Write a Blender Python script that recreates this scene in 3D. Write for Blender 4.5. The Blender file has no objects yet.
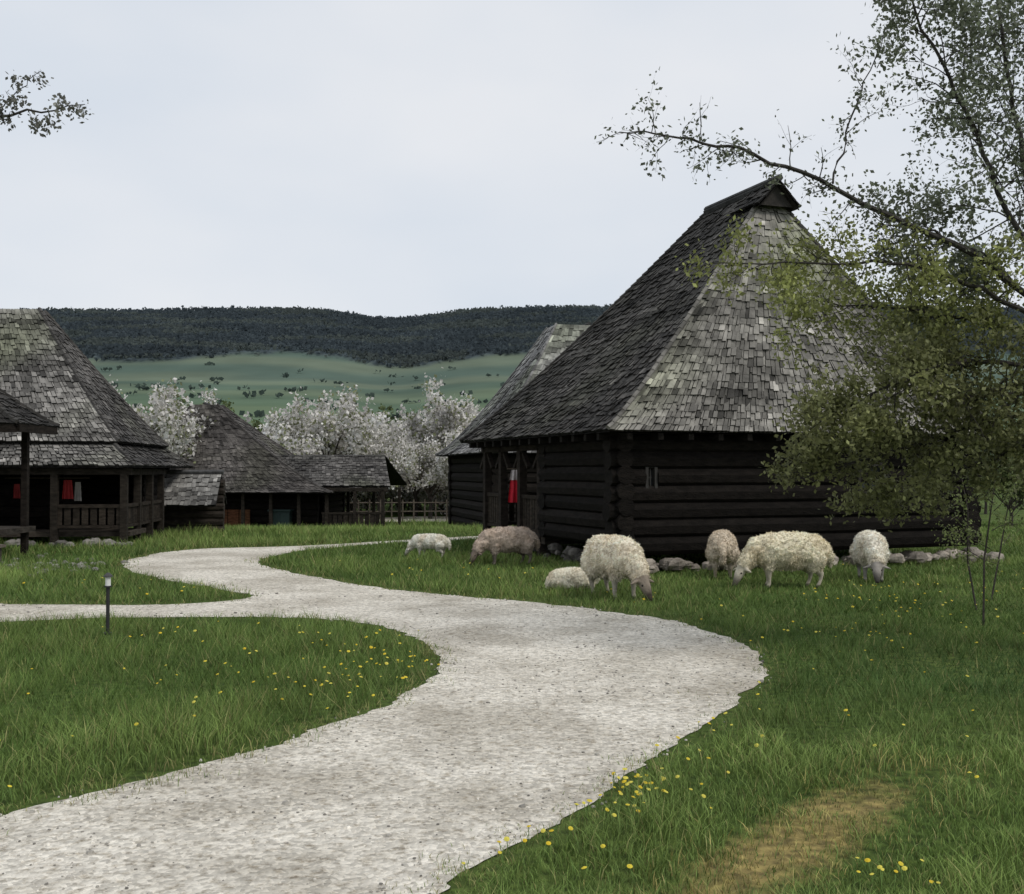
import bpy, math, random
import numpy as np
from mathutils import Vector, Matrix, noise
random.seed(7); np.random.seed(7)
F=1100.0; HZ=470.0; CH=1.6
S=bpy.context.scene
def sstep(a,b,x):
    t=min(1,max(0,(x-a)/(b-a))); return t*t*(3-2*t)
def tz(y): return -0.8*sstep(26,46,y)
def P(px,py,d):
    return Vector(((px-512)*d/F, d, CH+(HZ-py)*d/F))
def G(px,py):
    d=20.0
    for _ in range(30): d=0.5*d+0.5*(CH-tz(d))*F/(py-HZ)
    return Vector(((px-512)*d/F,d,tz(d)))
# ---------------------------------------------------------------- helpers
def link(o,parent=None):
    S.collection.objects.link(o)
    if parent: o.parent=parent
    return o
def empty(name,loc=(0,0,0),rz=0):
    e=bpy.data.objects.new(name,None); e.location=loc; e.rotation_euler=(0,0,rz); e.empty_display_size=.3
    return link(e)
class MB:
    def __init__(s): s.v=[];s.f=[];s.c=[]
    def face(s,pts,col):
        n=len(s.v); s.v+= [tuple(p) for p in pts]; s.f.append(tuple(range(n,n+len(pts)))); s.c.append(col)
    def add(s,vs,fs,col):
        n=len(s.v); s.v+=[tuple(p) for p in vs]
        for f in fs: s.f.append(tuple(i+n for i in f)); s.c.append(col)
    def box(s,c,size,col,M=None,bev=0.0):
        x,y,z=[a/2 for a in size]; c=Vector(c)
        pts=[Vector((sx*x,sy*y,sz*z)) for sz in(-1,1) for sy in(-1,1) for sx in(-1,1)]
        if M: pts=[M@p for p in pts]
        s.add([c+p for p in pts],[(0,2,3,1),(4,5,7,6),(0,1,5,4),(2,6,7,3),(0,4,6,2),(1,3,7,5)],col)
    def tube(s,pts,rads,col,n=6,cap=True,sq=1.0):
        pts=[Vector(p) for p in pts]; vs=[];fs=[]
        up=Vector((0.13,0.21,1))
        for i,p in enumerate(pts):
            t=(pts[min(i+1,len(pts)-1)]-pts[max(i-1,0)]).normalized()
            a=t.cross(up)
            if a.length<.15: a=t.cross(Vector((1,0,0)))
            a.normalize(); b=t.cross(a)
            for k in range(n):
                an=2*math.pi*k/n
                vs.append(p+(a*math.cos(an)+b*math.sin(an)*sq)*rads[i])
        for i in range(len(pts)-1):
            for k in range(n):
                k2=(k+1)%n; fs.append((i*n+k,i*n+k2,(i+1)*n+k2,(i+1)*n+k))
        if cap:
            fs.append(tuple(range(n))[::-1]); fs.append(tuple((len(pts)-1)*n+k for k in range(n)))
        s.add(vs,fs,col)
    def obj(s,name,mat,parent=None,smooth=False):
        me=bpy.data.meshes.new(name); me.from_pydata(s.v,[],s.f)
        ca=me.color_attributes.new('Col','FLOAT_COLOR','CORNER')
        arr=np.ones((len(me.loops),4),np.float32)
        ft=np.array([len(f) for f in s.f]); arr[:,:3]=np.repeat(np.array(s.c,np.float32),ft,axis=0)
        ca.data.foreach_set('color',arr.ravel())
        if smooth: me.polygons.foreach_set('use_smooth',[True]*len(me.polygons))
        me.materials.append(mat); me.update()
        return link(bpy.data.objects.new(name,me),parent)
def npmesh(name,V,Fc,C,mat,parent=None,do_link=True):
    k=Fc.shape[1]; me=bpy.data.meshes.new(name)
    me.vertices.add(len(V)); me.vertices.foreach_set('co',V.astype(np.float32).ravel())
    me.loops.add(Fc.size); me.loops.foreach_set('vertex_index',Fc.astype(np.int32).ravel())
    me.polygons.add(len(Fc)); me.polygons.foreach_set('loop_start',np.arange(0,Fc.size,k,dtype=np.int32))
    me.update(calc_edges=True)
    ca=me.color_attributes.new('Col','FLOAT_COLOR','POINT')
    a=np.ones((len(V),4),np.float32); a[:,:3]=C; ca.data.foreach_set('color',a.ravel())
    me.materials.append(mat)
    o=bpy.data.objects.new(name,me)
    return link(o,parent) if do_link else o
# ---------------------------------------------------------------- materials
def newmat(name):
    m=bpy.data.materials.new(name); m.use_nodes=True
    nt=m.node_tree; b=nt.nodes['Principled BSDF']; return m,nt,b
def N(nt,t,**k):
    n=nt.nodes.new(t)
    for a,b in k.items(): setattr(n,a,b)
    return n
def attrmat(name,rough=.85,ns=8,lo=.7,hi=1.3,bump=.0,bs=30,stretch=None,transl=0,spec=.3):
    m,nt,b=newmat(name)
    at=N(nt,'ShaderNodeAttribute',attribute_name='Col')
    tc=N(nt,'ShaderNodeTexCoord'); mp=N(nt,'ShaderNodeMapping')
    if stretch: mp.inputs['Scale'].default_value=stretch
    nt.links.new(tc.outputs['Object'],mp.inputs['Vector'])
    no=N(nt,'ShaderNodeTexNoise'); no.inputs['Scale'].default_value=ns; no.inputs['Detail'].default_value=4
    nt.links.new(mp.outputs[0],no.inputs['Vector'])
    mr=N(nt,'ShaderNodeMapRange'); mr.inputs[1].default_value=.3; mr.inputs[2].default_value=.7
    mr.inputs[3].default_value=lo; mr.inputs[4].default_value=hi
    nt.links.new(no.outputs['Fac'],mr.inputs[0])
    mx=N(nt,'ShaderNodeVectorMath',operation='MULTIPLY')
    nt.links.new(at.outputs['Color'],mx.inputs[0]); nt.links.new(mr.outputs[0],mx.inputs[1])
    nt.links.new(mx.outputs[0],b.inputs['Base Color'])
    b.inputs['Roughness'].default_value=rough; b.inputs['Specular IOR Level'].default_value=spec
    if bump:
        n2=N(nt,'ShaderNodeTexNoise'); n2.inputs['Scale'].default_value=bs; n2.inputs['Detail'].default_value=5
        nt.links.new(mp.outputs[0],n2.inputs['Vector'])
        bp=N(nt,'ShaderNodeBump'); bp.inputs['Strength'].default_value=bump; bp.inputs['Distance'].default_value=.03
        nt.links.new(n2.outputs['Fac'],bp.inputs['Height']); nt.links.new(bp.outputs[0],b.inputs['Normal'])
    if transl:
        tr=N(nt,'ShaderNodeBsdfTranslucent'); nt.links.new(mx.outputs[0],tr.inputs['Color'])
        ms=N(nt,'ShaderNodeMixShader'); ms.inputs[0].default_value=transl
        out=nt.nodes['Material Output']
        nt.links.new(b.outputs[0],ms.inputs[1]); nt.links.new(tr.outputs[0],ms.inputs[2]); nt.links.new(ms.outputs[0],out.inputs[0])
    return m
M_sh=attrmat('shingle_wood',.85,5,.6,1.35,.6,14,(1,1,1),0,.2)
M_wood=attrmat('weathered_log',.85,6,.5,1.4,.8,25,(1,1,3),0,.12)
M_stone=attrmat('field_stone',.9,9,.7,1.25,.7,25)
M_leaf=attrmat('leaf',.6,3,.8,1.2,0,1,None,.35)
M_blos=attrmat('blossom',.8,1,.85,1.1,0,1,None,.3)
M_grass=attrmat('grass_blade',.65,.9,.75,1.25,0,1,None,0,.2)
M_bark=attrmat('bark',.9,12,.6,1.3,.8,30)
M_wool=attrmat('wool',.95,14,.85,1.08,.4,60,None,0,.03)
M_hill=attrmat('hill_land',1.0,.02,.9,1.1,0,1,None,0,0)
M_wood_far=attrmat('woodland_canopy',1.0,.012,.82,1.18,0,1,None,.45,0)
M_misc=attrmat('painted_misc',.7,10,.85,1.1)
def groundmat():
    m,nt,b=newmat('meadow_soil')
    tc=N(nt,'ShaderNodeTexCoord')
    n1=N(nt,'ShaderNodeTexNoise'); n1.inputs['Scale'].default_value=.35; n1.inputs['Detail'].default_value=8
    n2=N(nt,'ShaderNodeTexNoise'); n2.inputs['Scale'].default_value=14; n2.inputs['Detail'].default_value=8
    for n in(n1,n2): nt.links.new(tc.outputs['Object'],n.inputs['Vector'])
    r1=N(nt,'ShaderNodeValToRGB'); e=r1.color_ramp.elements
    e[0].position=.35; e[0].color=(.06,.10,.024,1); e[1].position=.68; e[1].color=(.11,.155,.045,1)
    r2=N(nt,'ShaderNodeValToRGB'); e=r2.color_ramp.elements
    e[0].position=.35; e[0].color=(.45,.45,.45,1); e[1].position=.7; e[1].color=(1.3,1.25,1.1,1)
    nt.links.new(n1.outputs['Fac'],r1.inputs[0]); nt.links.new(n2.outputs['Fac'],r2.inputs[0])
    mp=N(nt,'ShaderNodeMapping'); mp.vector_type='TEXTURE'; mp.inputs['Location'].default_value=(1.25,4.8,0); mp.inputs['Rotation'].default_value=(0,0,math.radians(52)); mp.inputs['Scale'].default_value=(1.6,.36,1)
    gr=N(nt,'ShaderNodeTexGradient',gradient_type='SPHERICAL'); nt.links.new(tc.outputs['Object'],mp.inputs['Vector']); nt.links.new(mp.outputs[0],gr.inputs['Vector'])
    n3=N(nt,'ShaderNodeTexNoise'); n3.inputs['Scale'].default_value=5; n3.inputs['Detail'].default_value=7; nt.links.new(tc.outputs['Object'],n3.inputs['Vector'])
    ad=N(nt,'ShaderNodeMath',operation='ADD'); nt.links.new(gr.outputs['Fac'],ad.inputs[0]); nt.links.new(n3.outputs['Fac'],ad.inputs[1])
    mr=N(nt,'ShaderNodeMapRange'); mr.inputs[1].default_value=.72; mr.inputs[2].default_value=1.15; nt.links.new(ad.outputs[0],mr.inputs[0])
    gt=N(nt,'ShaderNodeMath',operation='MULTIPLY'); m2=N(nt,'ShaderNodeMapRange'); m2.inputs[1].default_value=0; m2.inputs[2].default_value=.35; nt.links.new(gr.outputs['Fac'],m2.inputs[0])
    nt.links.new(mr.outputs[0],gt.inputs[0]); nt.links.new(m2.outputs[0],gt.inputs[1])
    mc=N(nt,'ShaderNodeMix',data_type='RGBA'); nt.links.new(gt.outputs[0],mc.inputs['Factor']); nt.links.new(r1.outputs[0],mc.inputs['A']); mc.inputs['B'].default_value=(.29,.235,.10,1)
    mx=N(nt,'ShaderNodeVectorMath',operation='MULTIPLY')
    nt.links.new(mc.outputs['Result'],mx.inputs[0]); nt.links.new(r2.outputs[0],mx.inputs[1])
    nt.links.new(mx.outputs[0],b.inputs['Base Color']); b.inputs['Roughness'].default_value=1; b.inputs['Specular IOR Level'].default_value=.1
    bp=N(nt,'ShaderNodeBump'); bp.inputs['Distance'].default_value=.04; nt.links.new(n2.outputs['Fac'],bp.inputs['Height']); nt.links.new(bp.outputs[0],b.inputs['Normal'])
    return m
def gravelmat(name,ca,cb,cdark,dlo=.34):
    m,nt,b=newmat(name)
    tc=N(nt,'ShaderNodeTexCoord')
    n1=N(nt,'ShaderNodeTexNoise'); n1.inputs['Scale'].default_value=.8; n1.inputs['Detail'].default_value=9; n1.inputs['Roughness'].default_value=.68
    n2=N(nt,'ShaderNodeTexNoise'); n2.inputs['Scale'].default_value=16; n2.inputs['Detail'].default_value=9; n2.inputs['Roughness'].default_value=.75
    vo=N(nt,'ShaderNodeTexVoronoi'); vo.inputs['Scale'].default_value=42
    for n in(n1,n2,vo): nt.links.new(tc.outputs['Object'],n.inputs['Vector'])
    r1=N(nt,'ShaderNodeValToRGB'); e=r1.color_ramp.elements
    e[0].position=.38; e[0].color=(*ca,1); e[1].position=.58; e[1].color=(*cb,1)
    nt.links.new(n1.outputs['Fac'],r1.inputs[0])
    r2=N(nt,'ShaderNodeValToRGB'); e=r2.color_ramp.elements
    e[0].position=dlo; e[0].color=(*cdark,1); e[1].position=.5; e[1].color=(1,1,1,1)
    nt.links.new(n2.outputs['Fac'],r2.inputs[0])
    sp=N(nt,'ShaderNodeSeparateColor'); nt.links.new(vo.outputs['Color'],sp.inputs[0])
    mr=N(nt,'ShaderNodeMapRange'); mr.inputs[3].default_value=.68; mr.inputs[4].default_value=1.2; nt.links.new(sp.outputs[0],mr.inputs[0])
    a=N(nt,'ShaderNodeVectorMath',operation='MULTIPLY'); c=N(nt,'ShaderNodeVectorMath',operation='MULTIPLY')
    nt.links.new(r1.outputs[0],a.inputs[0]); nt.links.new(r2.outputs[0],a.inputs[1])
    nt.links.new(a.outputs[0],c.inputs[0]); nt.links.new(mr.outputs[0],c.inputs[1])
    nt.links.new(c.outputs[0],b.inputs['Base Color']); b.inputs['Roughness'].default_value=.95; b.inputs['Specular IOR Level'].default_value=.15
    ad=N(nt,'ShaderNodeMath',operation='SUBTRACT'); nt.links.new(n2.outputs['Fac'],ad.inputs[0]); nt.links.new(vo.outputs['Distance'],ad.inputs[1])
    bp=N(nt,'ShaderNodeBump'); bp.inputs['Strength'].default_value=.6; bp.inputs['Distance'].default_value=.015
    nt.links.new(ad.outputs[0],bp.inputs['Height']); nt.links.new(bp.outputs[0],b.inputs['Normal'])
    return m
M_ground=groundmat()
M_path=gravelmat('gravel',(.47,.43,.36),(.73,.685,.60),(.5,.46,.4))
# ---------------------------------------------------------------- ground & hills
xs=list(np.unique(np.concatenate([np.linspace(-1800,-60,12),np.linspace(-60,60,41),np.linspace(60,1800,12)])))
ys=list(np.unique(np.concatenate([np.linspace(-1500,-10,8),np.arange(-10,24,4),np.arange(24,50,1.0),np.linspace(50,215,12)])))
V=np.array([(x,y,tz(y)) for y in ys for x in xs]); nx=len(xs)
Fc=np.array([(j*nx+i,j*nx+i+1,(j+1)*nx+i+1,(j+1)*nx+i) for j in range(len(ys)-1) for i in range(nx-1)])
npmesh('ground',V,Fc,np.tile((.07,.13,.03),(len(V),1)),M_ground)
hx=np.arange(-1500,1501,8.0); hy=np.concatenate([np.arange(205,1080,10.0),np.arange(1080,1760,8.0)])
cd=[205,400,700,1000,1150,1400,1600,1700,1900]; cz=[-1.2,8,45,88,126,184,232,232,200]
def fedge(x,y): return 1115+60*noise.noise(Vector((x/150,3,0)))+22*noise.noise(Vector((x/30,y/40,5)))
V=[];C=[];HZm=np.zeros((len(hy),len(hx)))
for j,y in enumerate(hy):
    bz=float(np.interp(y,cd,cz))
    for i,x in enumerate(hx):
        r=noise.fractal(Vector((x/420,y/700,3.1)),1.0,2.0,3)
        k=(y-205)/1500
        dip=-16*math.exp(-((x*1600/y+170)/90)**2)*k
        z=bz*(1+.04*r)+dip
        n1=noise.noise(Vector((x/130,y/90,9.)))
        if y>fedge(x,y):
            b=noise.noise(Vector((x/13,y/13,0)))
            z+=3+b*2
            c=np.array((.066,.084,.092))*(1+.12*b+.2*n1)  # forest colour includes painted blue-grey distance haze
        else:
            st=math.sin(y/24+x/420+n1*3.0); s=.5+.5*max(-1,min(1,st*1.6))
            c=np.array((.128,.158,.118))*s+np.array((.088,.124,.102))*(1-s)  # field colours muted by painted distance haze
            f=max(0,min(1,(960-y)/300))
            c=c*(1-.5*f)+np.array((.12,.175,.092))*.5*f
            c=c*(1+.2*n1)
        HZm[j,i]=z
        V.append((x,y,z)); C.append(c)
nx=len(hx)
jj,ii=np.meshgrid(np.arange(len(hy)-1),np.arange(nx-1),indexing='ij'); b0=(jj*nx+ii).ravel()
npmesh('hills',np.array(V),np.stack([b0,b0+1,b0+nx+1,b0+nx],1),np.clip(np.array(C),.01,1),M_hill)
def quads(Pc,size,col,asp=.55):
    n=len(Pc); a=np.random.randn(n,3); a/=np.linalg.norm(a,axis=1)[:,None]; b=np.cross(a,np.random.randn(n,3)); b/=np.linalg.norm(b,axis=1)[:,None]
    s=(size*(.6+.8*np.random.rand(n)))[:,None]
    V=np.stack([Pc-a*s,Pc+b*s*asp,Pc+a*s,Pc-b*s*asp],1).reshape(-1,3)
    return V,np.arange(4*n).reshape(-1,4),np.repeat(col,4,axis=0)
Pc=[];cc=[]  # distance haze is painted into the woodland and hedge colours
def hz_at(x,y):
    i=int(np.clip((x+1500)/8,0,len(hx)-1)); j=int(np.clip(np.searchsorted(hy,y),0,len(hy)-1)); return HZm[j,i]
for k in range(42000):
    y=random.uniform(1060,1640); x=random.uniform(-.6,.6)*y
    if y<fedge(x,y)-4: continue
    big=noise.noise(Vector((x/120,y/55,2))); br=random.uniform(.88,1.12)
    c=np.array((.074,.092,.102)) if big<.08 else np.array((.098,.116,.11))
    z=hz_at(x,y); hh=random.uniform(2,5)
    for q in range(3):
        Pc.append((x+random.gauss(0,2.2),y+random.gauss(0,2),z+hh*random.uniform(.3,1))); cc.append(c*br)
for k in range(5000):
    y=random.uniform(560,1100); x=random.uniform(-.6,.6)*y
    n1=noise.noise(Vector((x/160,y/30,17)))
    if abs(n1)>.018 : continue
    z=hz_at(x,y); hh=random.uniform(1.5,3.5)
    for q in range(5): Pc.append((x+random.gauss(0,2.5),y+random.gauss(0,1),z+hh*random.uniform(.2,.9))); cc.append(np.array((.078,.105,.09))*random.uniform(.9,1.1))
V,Fq,Cq=quads(np.array(Pc),1.9,np.array(cc),.85); npmesh('hillside_woodland',V,Fq,Cq,M_wood_far)
# ---------------------------------------------------------------- path
def catmull(pts,n=6,closed=True):
    out=[];L=len(pts)
    for i in range(L):
        p0,p1,p2,p3=[Vector(pts[(i+k)%L]) for k in(-1,0,1,2)]
        for j in range(n):
            t=j/n
            out.append(.5*((2*p1)+(p2-p0)*t+(2*p0-5*p1+4*p2-p3)*t*t+(3*p1-p0-3*p2+p3)*t**3))
    return out
main_px=[(-500,975),(-200,878),(-60,836),(0,816),(100,790),(200,765),(300,735),(380,706),(428,682),(440,660),(418,640),(370,624),(300,618),(200,617),(100,618),(0,622),(-100,626),(-400,636),(-700,645),
 (-700,606),(-400,604),(-100,604),(0,604),(100,605),(180,604),(235,600),(250,596),(215,588),(155,577),(125,566),(145,556),(200,549),(300,546),(390,541),(470,536.5),(520,535),
 (520,537.5),(470,539.5),(380,544),(310,550),(270,557),(262,564),(300,574),(380,588),(460,596),(540,603),(600,610),(680,623),(738,642),(760,666),(748,690),(700,725),(640,765),(560,815),(480,862),(430,896),(340,985),(200,1250),(-1100,1250)]
import bmesh
from mathutils.geometry import tessellate_polygon
def polysheet(name,c,mat,dz,jit):
    out=[]
    for i,p in enumerate(c):
        j=noise.noise(Vector((p.x*1.3,p.y*1.3,1)))*jit+noise.noise(Vector((p.x*7,p.y*7,2)))*jit*.8
        out.append((p.x+j,p.y+j*.6))
    vs=[Vector((x,y,tz(y)+dz)) for x,y in out]
    tri=tessellate_polygon([vs])
    me=bpy.data.meshes.new(name); me.from_pydata(vs,[],tri)
    me.materials.append(mat); me.update()
    bm=bmesh.new(); bm.from_mesh(me)
    for f in bm.faces:
        f.normal_update()
        if f.normal.z<0: f.normal_flip()
    bm.to_mesh(me); bm.free()
    return link(bpy.data.objects.new(name,me)),np.array(out)
def flatpoly(name,px,mat,dz=.006,jit=.05,n=6):
    w=[G(*p) for p in px]; w=[Vector((p.x,p.y)) for p in w]
    return polysheet(name,catmull(w,n),mat,dz,jit)[1]
poly=flatpoly('gravel_path',main_px,M_path,jit=.10,n=14)
flatpoly('gravel_path',[(360,520),(390,517.5),(430,516.5),(500,518),(500,525),(470,524.5),(430,521.5),(390,522)],M_path,.006,.02)
def inpoly(x,y,pl):
    x=np.atleast_1d(x);y=np.atleast_1d(y)
    o=np.argsort(y); xs_=x[o]; ys_=y[o]; ins=np.zeros(len(x),bool); n=len(pl)
    for i in range(n):
        x1,y1=pl[i];x2,y2=pl[(i+1)%n]
        if y1==y2: continue
        a=np.searchsorted(ys_,min(y1,y2),'left'); b=np.searchsorted(ys_,max(y1,y2),'left')
        if b<=a: continue
        ins[a:b]^=(xs_[a:b]<(x2-x1)*(ys_[a:b]-y1)/(y2-y1)+x1)
    r=np.zeros(len(x),bool); r[o]=ins; return r
dl=[G(*p) for p in((640,980),(740,880),(830,825),(920,772))]
def ddist(x,y):
    best=np.full(len(x),99.)
    for a,b in zip(dl[:-1],dl[1:]):
        vx,vy=b.x-a.x,b.y-a.y; t=np.clip(((x-a.x)*vx+(y-a.y)*vy)/(vx*vx+vy*vy),0,1)
        best=np.minimum(best,np.hypot(x-a.x-t*vx,y-a.y-t*vy))
    return best
# ---------------------------------------------------------------- grass
def vnoise(x,y,s,seed=0):
    g=np.random.RandomState(seed).rand(256,256); u=x/s+1000; v=y/s+1000
    iu=np.floor(u).astype(int);iv=np.floor(v).astype(int);fu=u-iu;fv=v-iv
    fu=fu*fu*(3-2*fu);fv=fv*fv*(3-2*fv)
    a=g[iu%256,iv%256];b=g[(iu+1)%256,iv%256];c=g[iu%256,(iv+1)%256];d=g[(iu+1)%256,(iv+1)%256]
    return (a*(1-fu)+b*fu)*(1-fv)+(c*(1-fu)+d*fu)*fv
Nb=540000
u=np.random.rand(Nb); d0,d1=2.4,50.
d=(d0**.4+u*(d1**.4-d0**.4))**2.5
x=(np.random.rand(Nb)*2-1)*(d*.56+1.0); y=d
tk=.045+.15*vnoise(x,y,.6,8)**2
jx=x+(vnoise(x,y,.12,1)-.5)*.4+np.random.randn(Nb)*tk; jy=y+(vnoise(x,y,.12,2)-.5)*.4+np.random.randn(Nb)*tk
keep=~inpoly(jx,jy,poly)
dd=ddist(x,y); dsoft=np.exp(-(dd/.24)**2)
keep&=~(np.random.rand(Nb)<dsoft*.6*(.4+.9*vnoise(x,y,.25,9)))
x=x[keep];y=y[keep];dsoft=dsoft[keep];n=len(x)
near=np.zeros(n,bool)
for ox,oy in((.16,0),(-.16,0),(0,.2),(0,-.2)): near|=inpoly(x+ox,y+oy,poly)
inside=inpoly(x,y,poly)
cl=vnoise(x,y,.35,3); cl2=vnoise(x,y,1.6,4); cl3=vnoise(x,y,4,5); cl4=vnoise(x,y,.12,6)
left=1/(1+np.exp((x+0.3)*3))
h=(.028+.06*cl*cl+.06*cl4*cl+.07*cl2*left)*(.5+.9*np.random.rand(n)); h*=np.where(inside,.35,np.where(near,.5,1.0))*(1+.014*y)*(1-.4*dsoft)
w=np.maximum(.0036,.00066*y)*(.7+.6*np.random.rand(n))
an=np.random.rand(n)*2*np.pi; ln=np.random.rand(n)*2*np.pi; lean=h*(.2+.9*np.random.rand(n))
z0=np.interp(y,np.arange(0,60,.25),[tz(q) for q in np.arange(0,60,.25)])
A=np.array((.078,.145,.03)); B=np.array((.22,.305,.08)); Dk=np.array((.045,.105,.028)); Yl=np.array((.36,.34,.14)); Tn=np.array((.42,.36,.13))
t=np.clip(-.3+.65*cl+.55*cl3+.6*cl2-.12+.22*np.random.randn(n),0,1)[:,None]
col=A*(1-t)+B*t
tree_shade=(np.exp(-(((x-4.3)/2.1)**2+((y-8.4)/1.6)**2)))[:,None]  # soft patch of tree shade painted into the blade colours
col=col*(1-.85*tree_shade)+Dk*.85*tree_shade
dry=((np.random.rand(n)<.04+.12*cl2*cl)|(near&(np.random.rand(n)<.35)))[:,None]
col=np.where(dry,Yl*(.6+.6*np.random.rand(n,1)),col)
dm=(np.random.rand(n)<dsoft*.6)[:,None]; col=np.where(dm,Tn*(.6+.6*np.random.rand(n,1)),col)
def blades(sel,seg):
    X,Y,Z,H,W,AN,LN,LE=[q[sel] for q in(x,y,z0,h,w,an,ln,lean)]; CC=col[sel]; m=len(X)
    dx=np.cos(AN)*W/2;dy=np.sin(AN)*W/2; lx=np.cos(LN)*LE; ly=np.sin(LN)*LE
    b1=np.stack([X-dx,Y-dy,Z],1);b2=np.stack([X+dx,Y+dy,Z],1);tp=np.stack([X+lx,Y+ly,Z+H],1)
    if seg==1:
        V=np.stack([b1,b2,tp],1).reshape(-1,3); Fx=np.arange(3*m).reshape(-1,3)
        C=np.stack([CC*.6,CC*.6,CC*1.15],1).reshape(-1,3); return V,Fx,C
    m1=np.stack([X-dx*.8+lx*.3,Y-dy*.8+ly*.3,Z+H*.6],1);m2=np.stack([X+dx*.8+lx*.3,Y+dy*.8+ly*.3,Z+H*.6],1)
    V=np.stack([b1,b2,m1,m2,tp],1).reshape(-1,3); o=np.arange(m)[:,None,None]*5
    Fx=(np.array([[0,1,3],[0,3,2],[2,3,4]])[None]+o).reshape(-1,3)
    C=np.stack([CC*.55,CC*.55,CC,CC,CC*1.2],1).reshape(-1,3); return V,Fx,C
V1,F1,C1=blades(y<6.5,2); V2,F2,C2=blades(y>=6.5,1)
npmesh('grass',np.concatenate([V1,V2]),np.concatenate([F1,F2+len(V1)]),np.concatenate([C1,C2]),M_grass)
# dandelions
mb=MB()
def dand(X,Y,s=1):
    z=tz(Y); hh=random.uniform(.045,.09)+(.03 if X<-.5 else 0); r=random.uniform(.006,.012)*s
    tip=Vector((X+random.uniform(-.02,.02),Y+random.uniform(-.02,.02),z+hh))
    mb.tube([(X,Y,z),tip],[.002,.002],(.12,.2,.05),3,False)
    nrm=Vector((random.uniform(-.4,.4),random.uniform(-.7,.1),1)).normalized(); a=nrm.orthogonal().normalized(); b=nrm.cross(a)
    ring=[tip+(a*math.cos(k*math.pi/4)+b*math.sin(k*math.pi/4))*r for k in range(8)]
    top=tip+nrm*r*.45; yc=random.choice([(.62,.5,.04),(.58,.42,.02),(.62,.54,.08)])
    mb.add(ring+[top,tip-nrm*r*.5],[(k,(k+1)%8,8) for k in range(8)]+[((k+1)%8,k,9) for k in range(8)],yc)
zones=[((630,800),(45,28),48),((540,850),(60,30),18),((610,780),(70,30),20),((700,740),(60,30),10),((890,888),(40,12),14),((380,670),(40,30),50),((300,690),(110,30),40),((100,720),(140,60),12),
 ((200,640),(150,12),20),((900,600),(90,25),75),((760,700),(120,40),14),((950,720),(80,60),9),((800,640),(150,20),44),((60,800),(60,20),6),((160,590),(100,8),16),((440,575),(120,8),16),((640,600),(60,8),10)]
for (cx,cy),(sx,sy),k in zones:
    for _ in range(k):
        py=random.gauss(cy,sy*.6); 
        if py<560 or py>905: continue
        g=G(random.gauss(cx,sx*.7),py)
        if inpoly(g.x,g.y,poly)[0]: continue
        dand(g.x,g.y,1+.035*g.y)
mb.obj('dandelion_flowers',M_misc)
# pebbles on path
mb=MB(); n_=24000
yy_=(2.5**.4+np.random.rand(n_)*(16**.4-2.5**.4))**2.5; xx_=(np.random.rand(n_)*2-1)*(yy_*.52+.5)
ok=inpoly(xx_+np.random.randn(n_)*.05,yy_+np.random.randn(n_)*.05,poly)
inn=np.ones(n_,bool)
for ox,oy in((.3,0),(-.3,0),(0,.35),(0,-.35)): inn&=inpoly(xx_+ox,yy_+oy,poly)
for xx,yy,ii_ in zip(xx_[ok],yy_[ok],inn[ok]):
    if noise.noise(Vector((xx*.8,yy*.8,3)))+random.uniform(-.5,.5)<(.12 if ii_ else -.35): continue
    r=random.uniform(.003,.009)*(1.8 if random.random()<.06 else 1)*(1+.04*yy)
    g=random.uniform(.14,.78); c=(g,g*.94,g*.83)
    vs=[]; o=random.random()*6
    for k in range(5):
        a=o+k*1.2566; rr=r*random.uniform(.7,1.3); vs.append((xx+math.cos(a)*rr,yy+math.sin(a)*rr,.002))
    for k in range(5):
        vs.append((xx+(vs[k][0]-xx)*.65,yy+(vs[k][1]-yy)*.65,.006+r*random.uniform(.4,.7)))
    mb.add(vs,[(k,(k+1)%5,5+(k+1)%5,5+k) for k in range(5)]+[(5,6,7,8,9)],c)
mb.obj('path_pebbles',M_stone)
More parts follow.
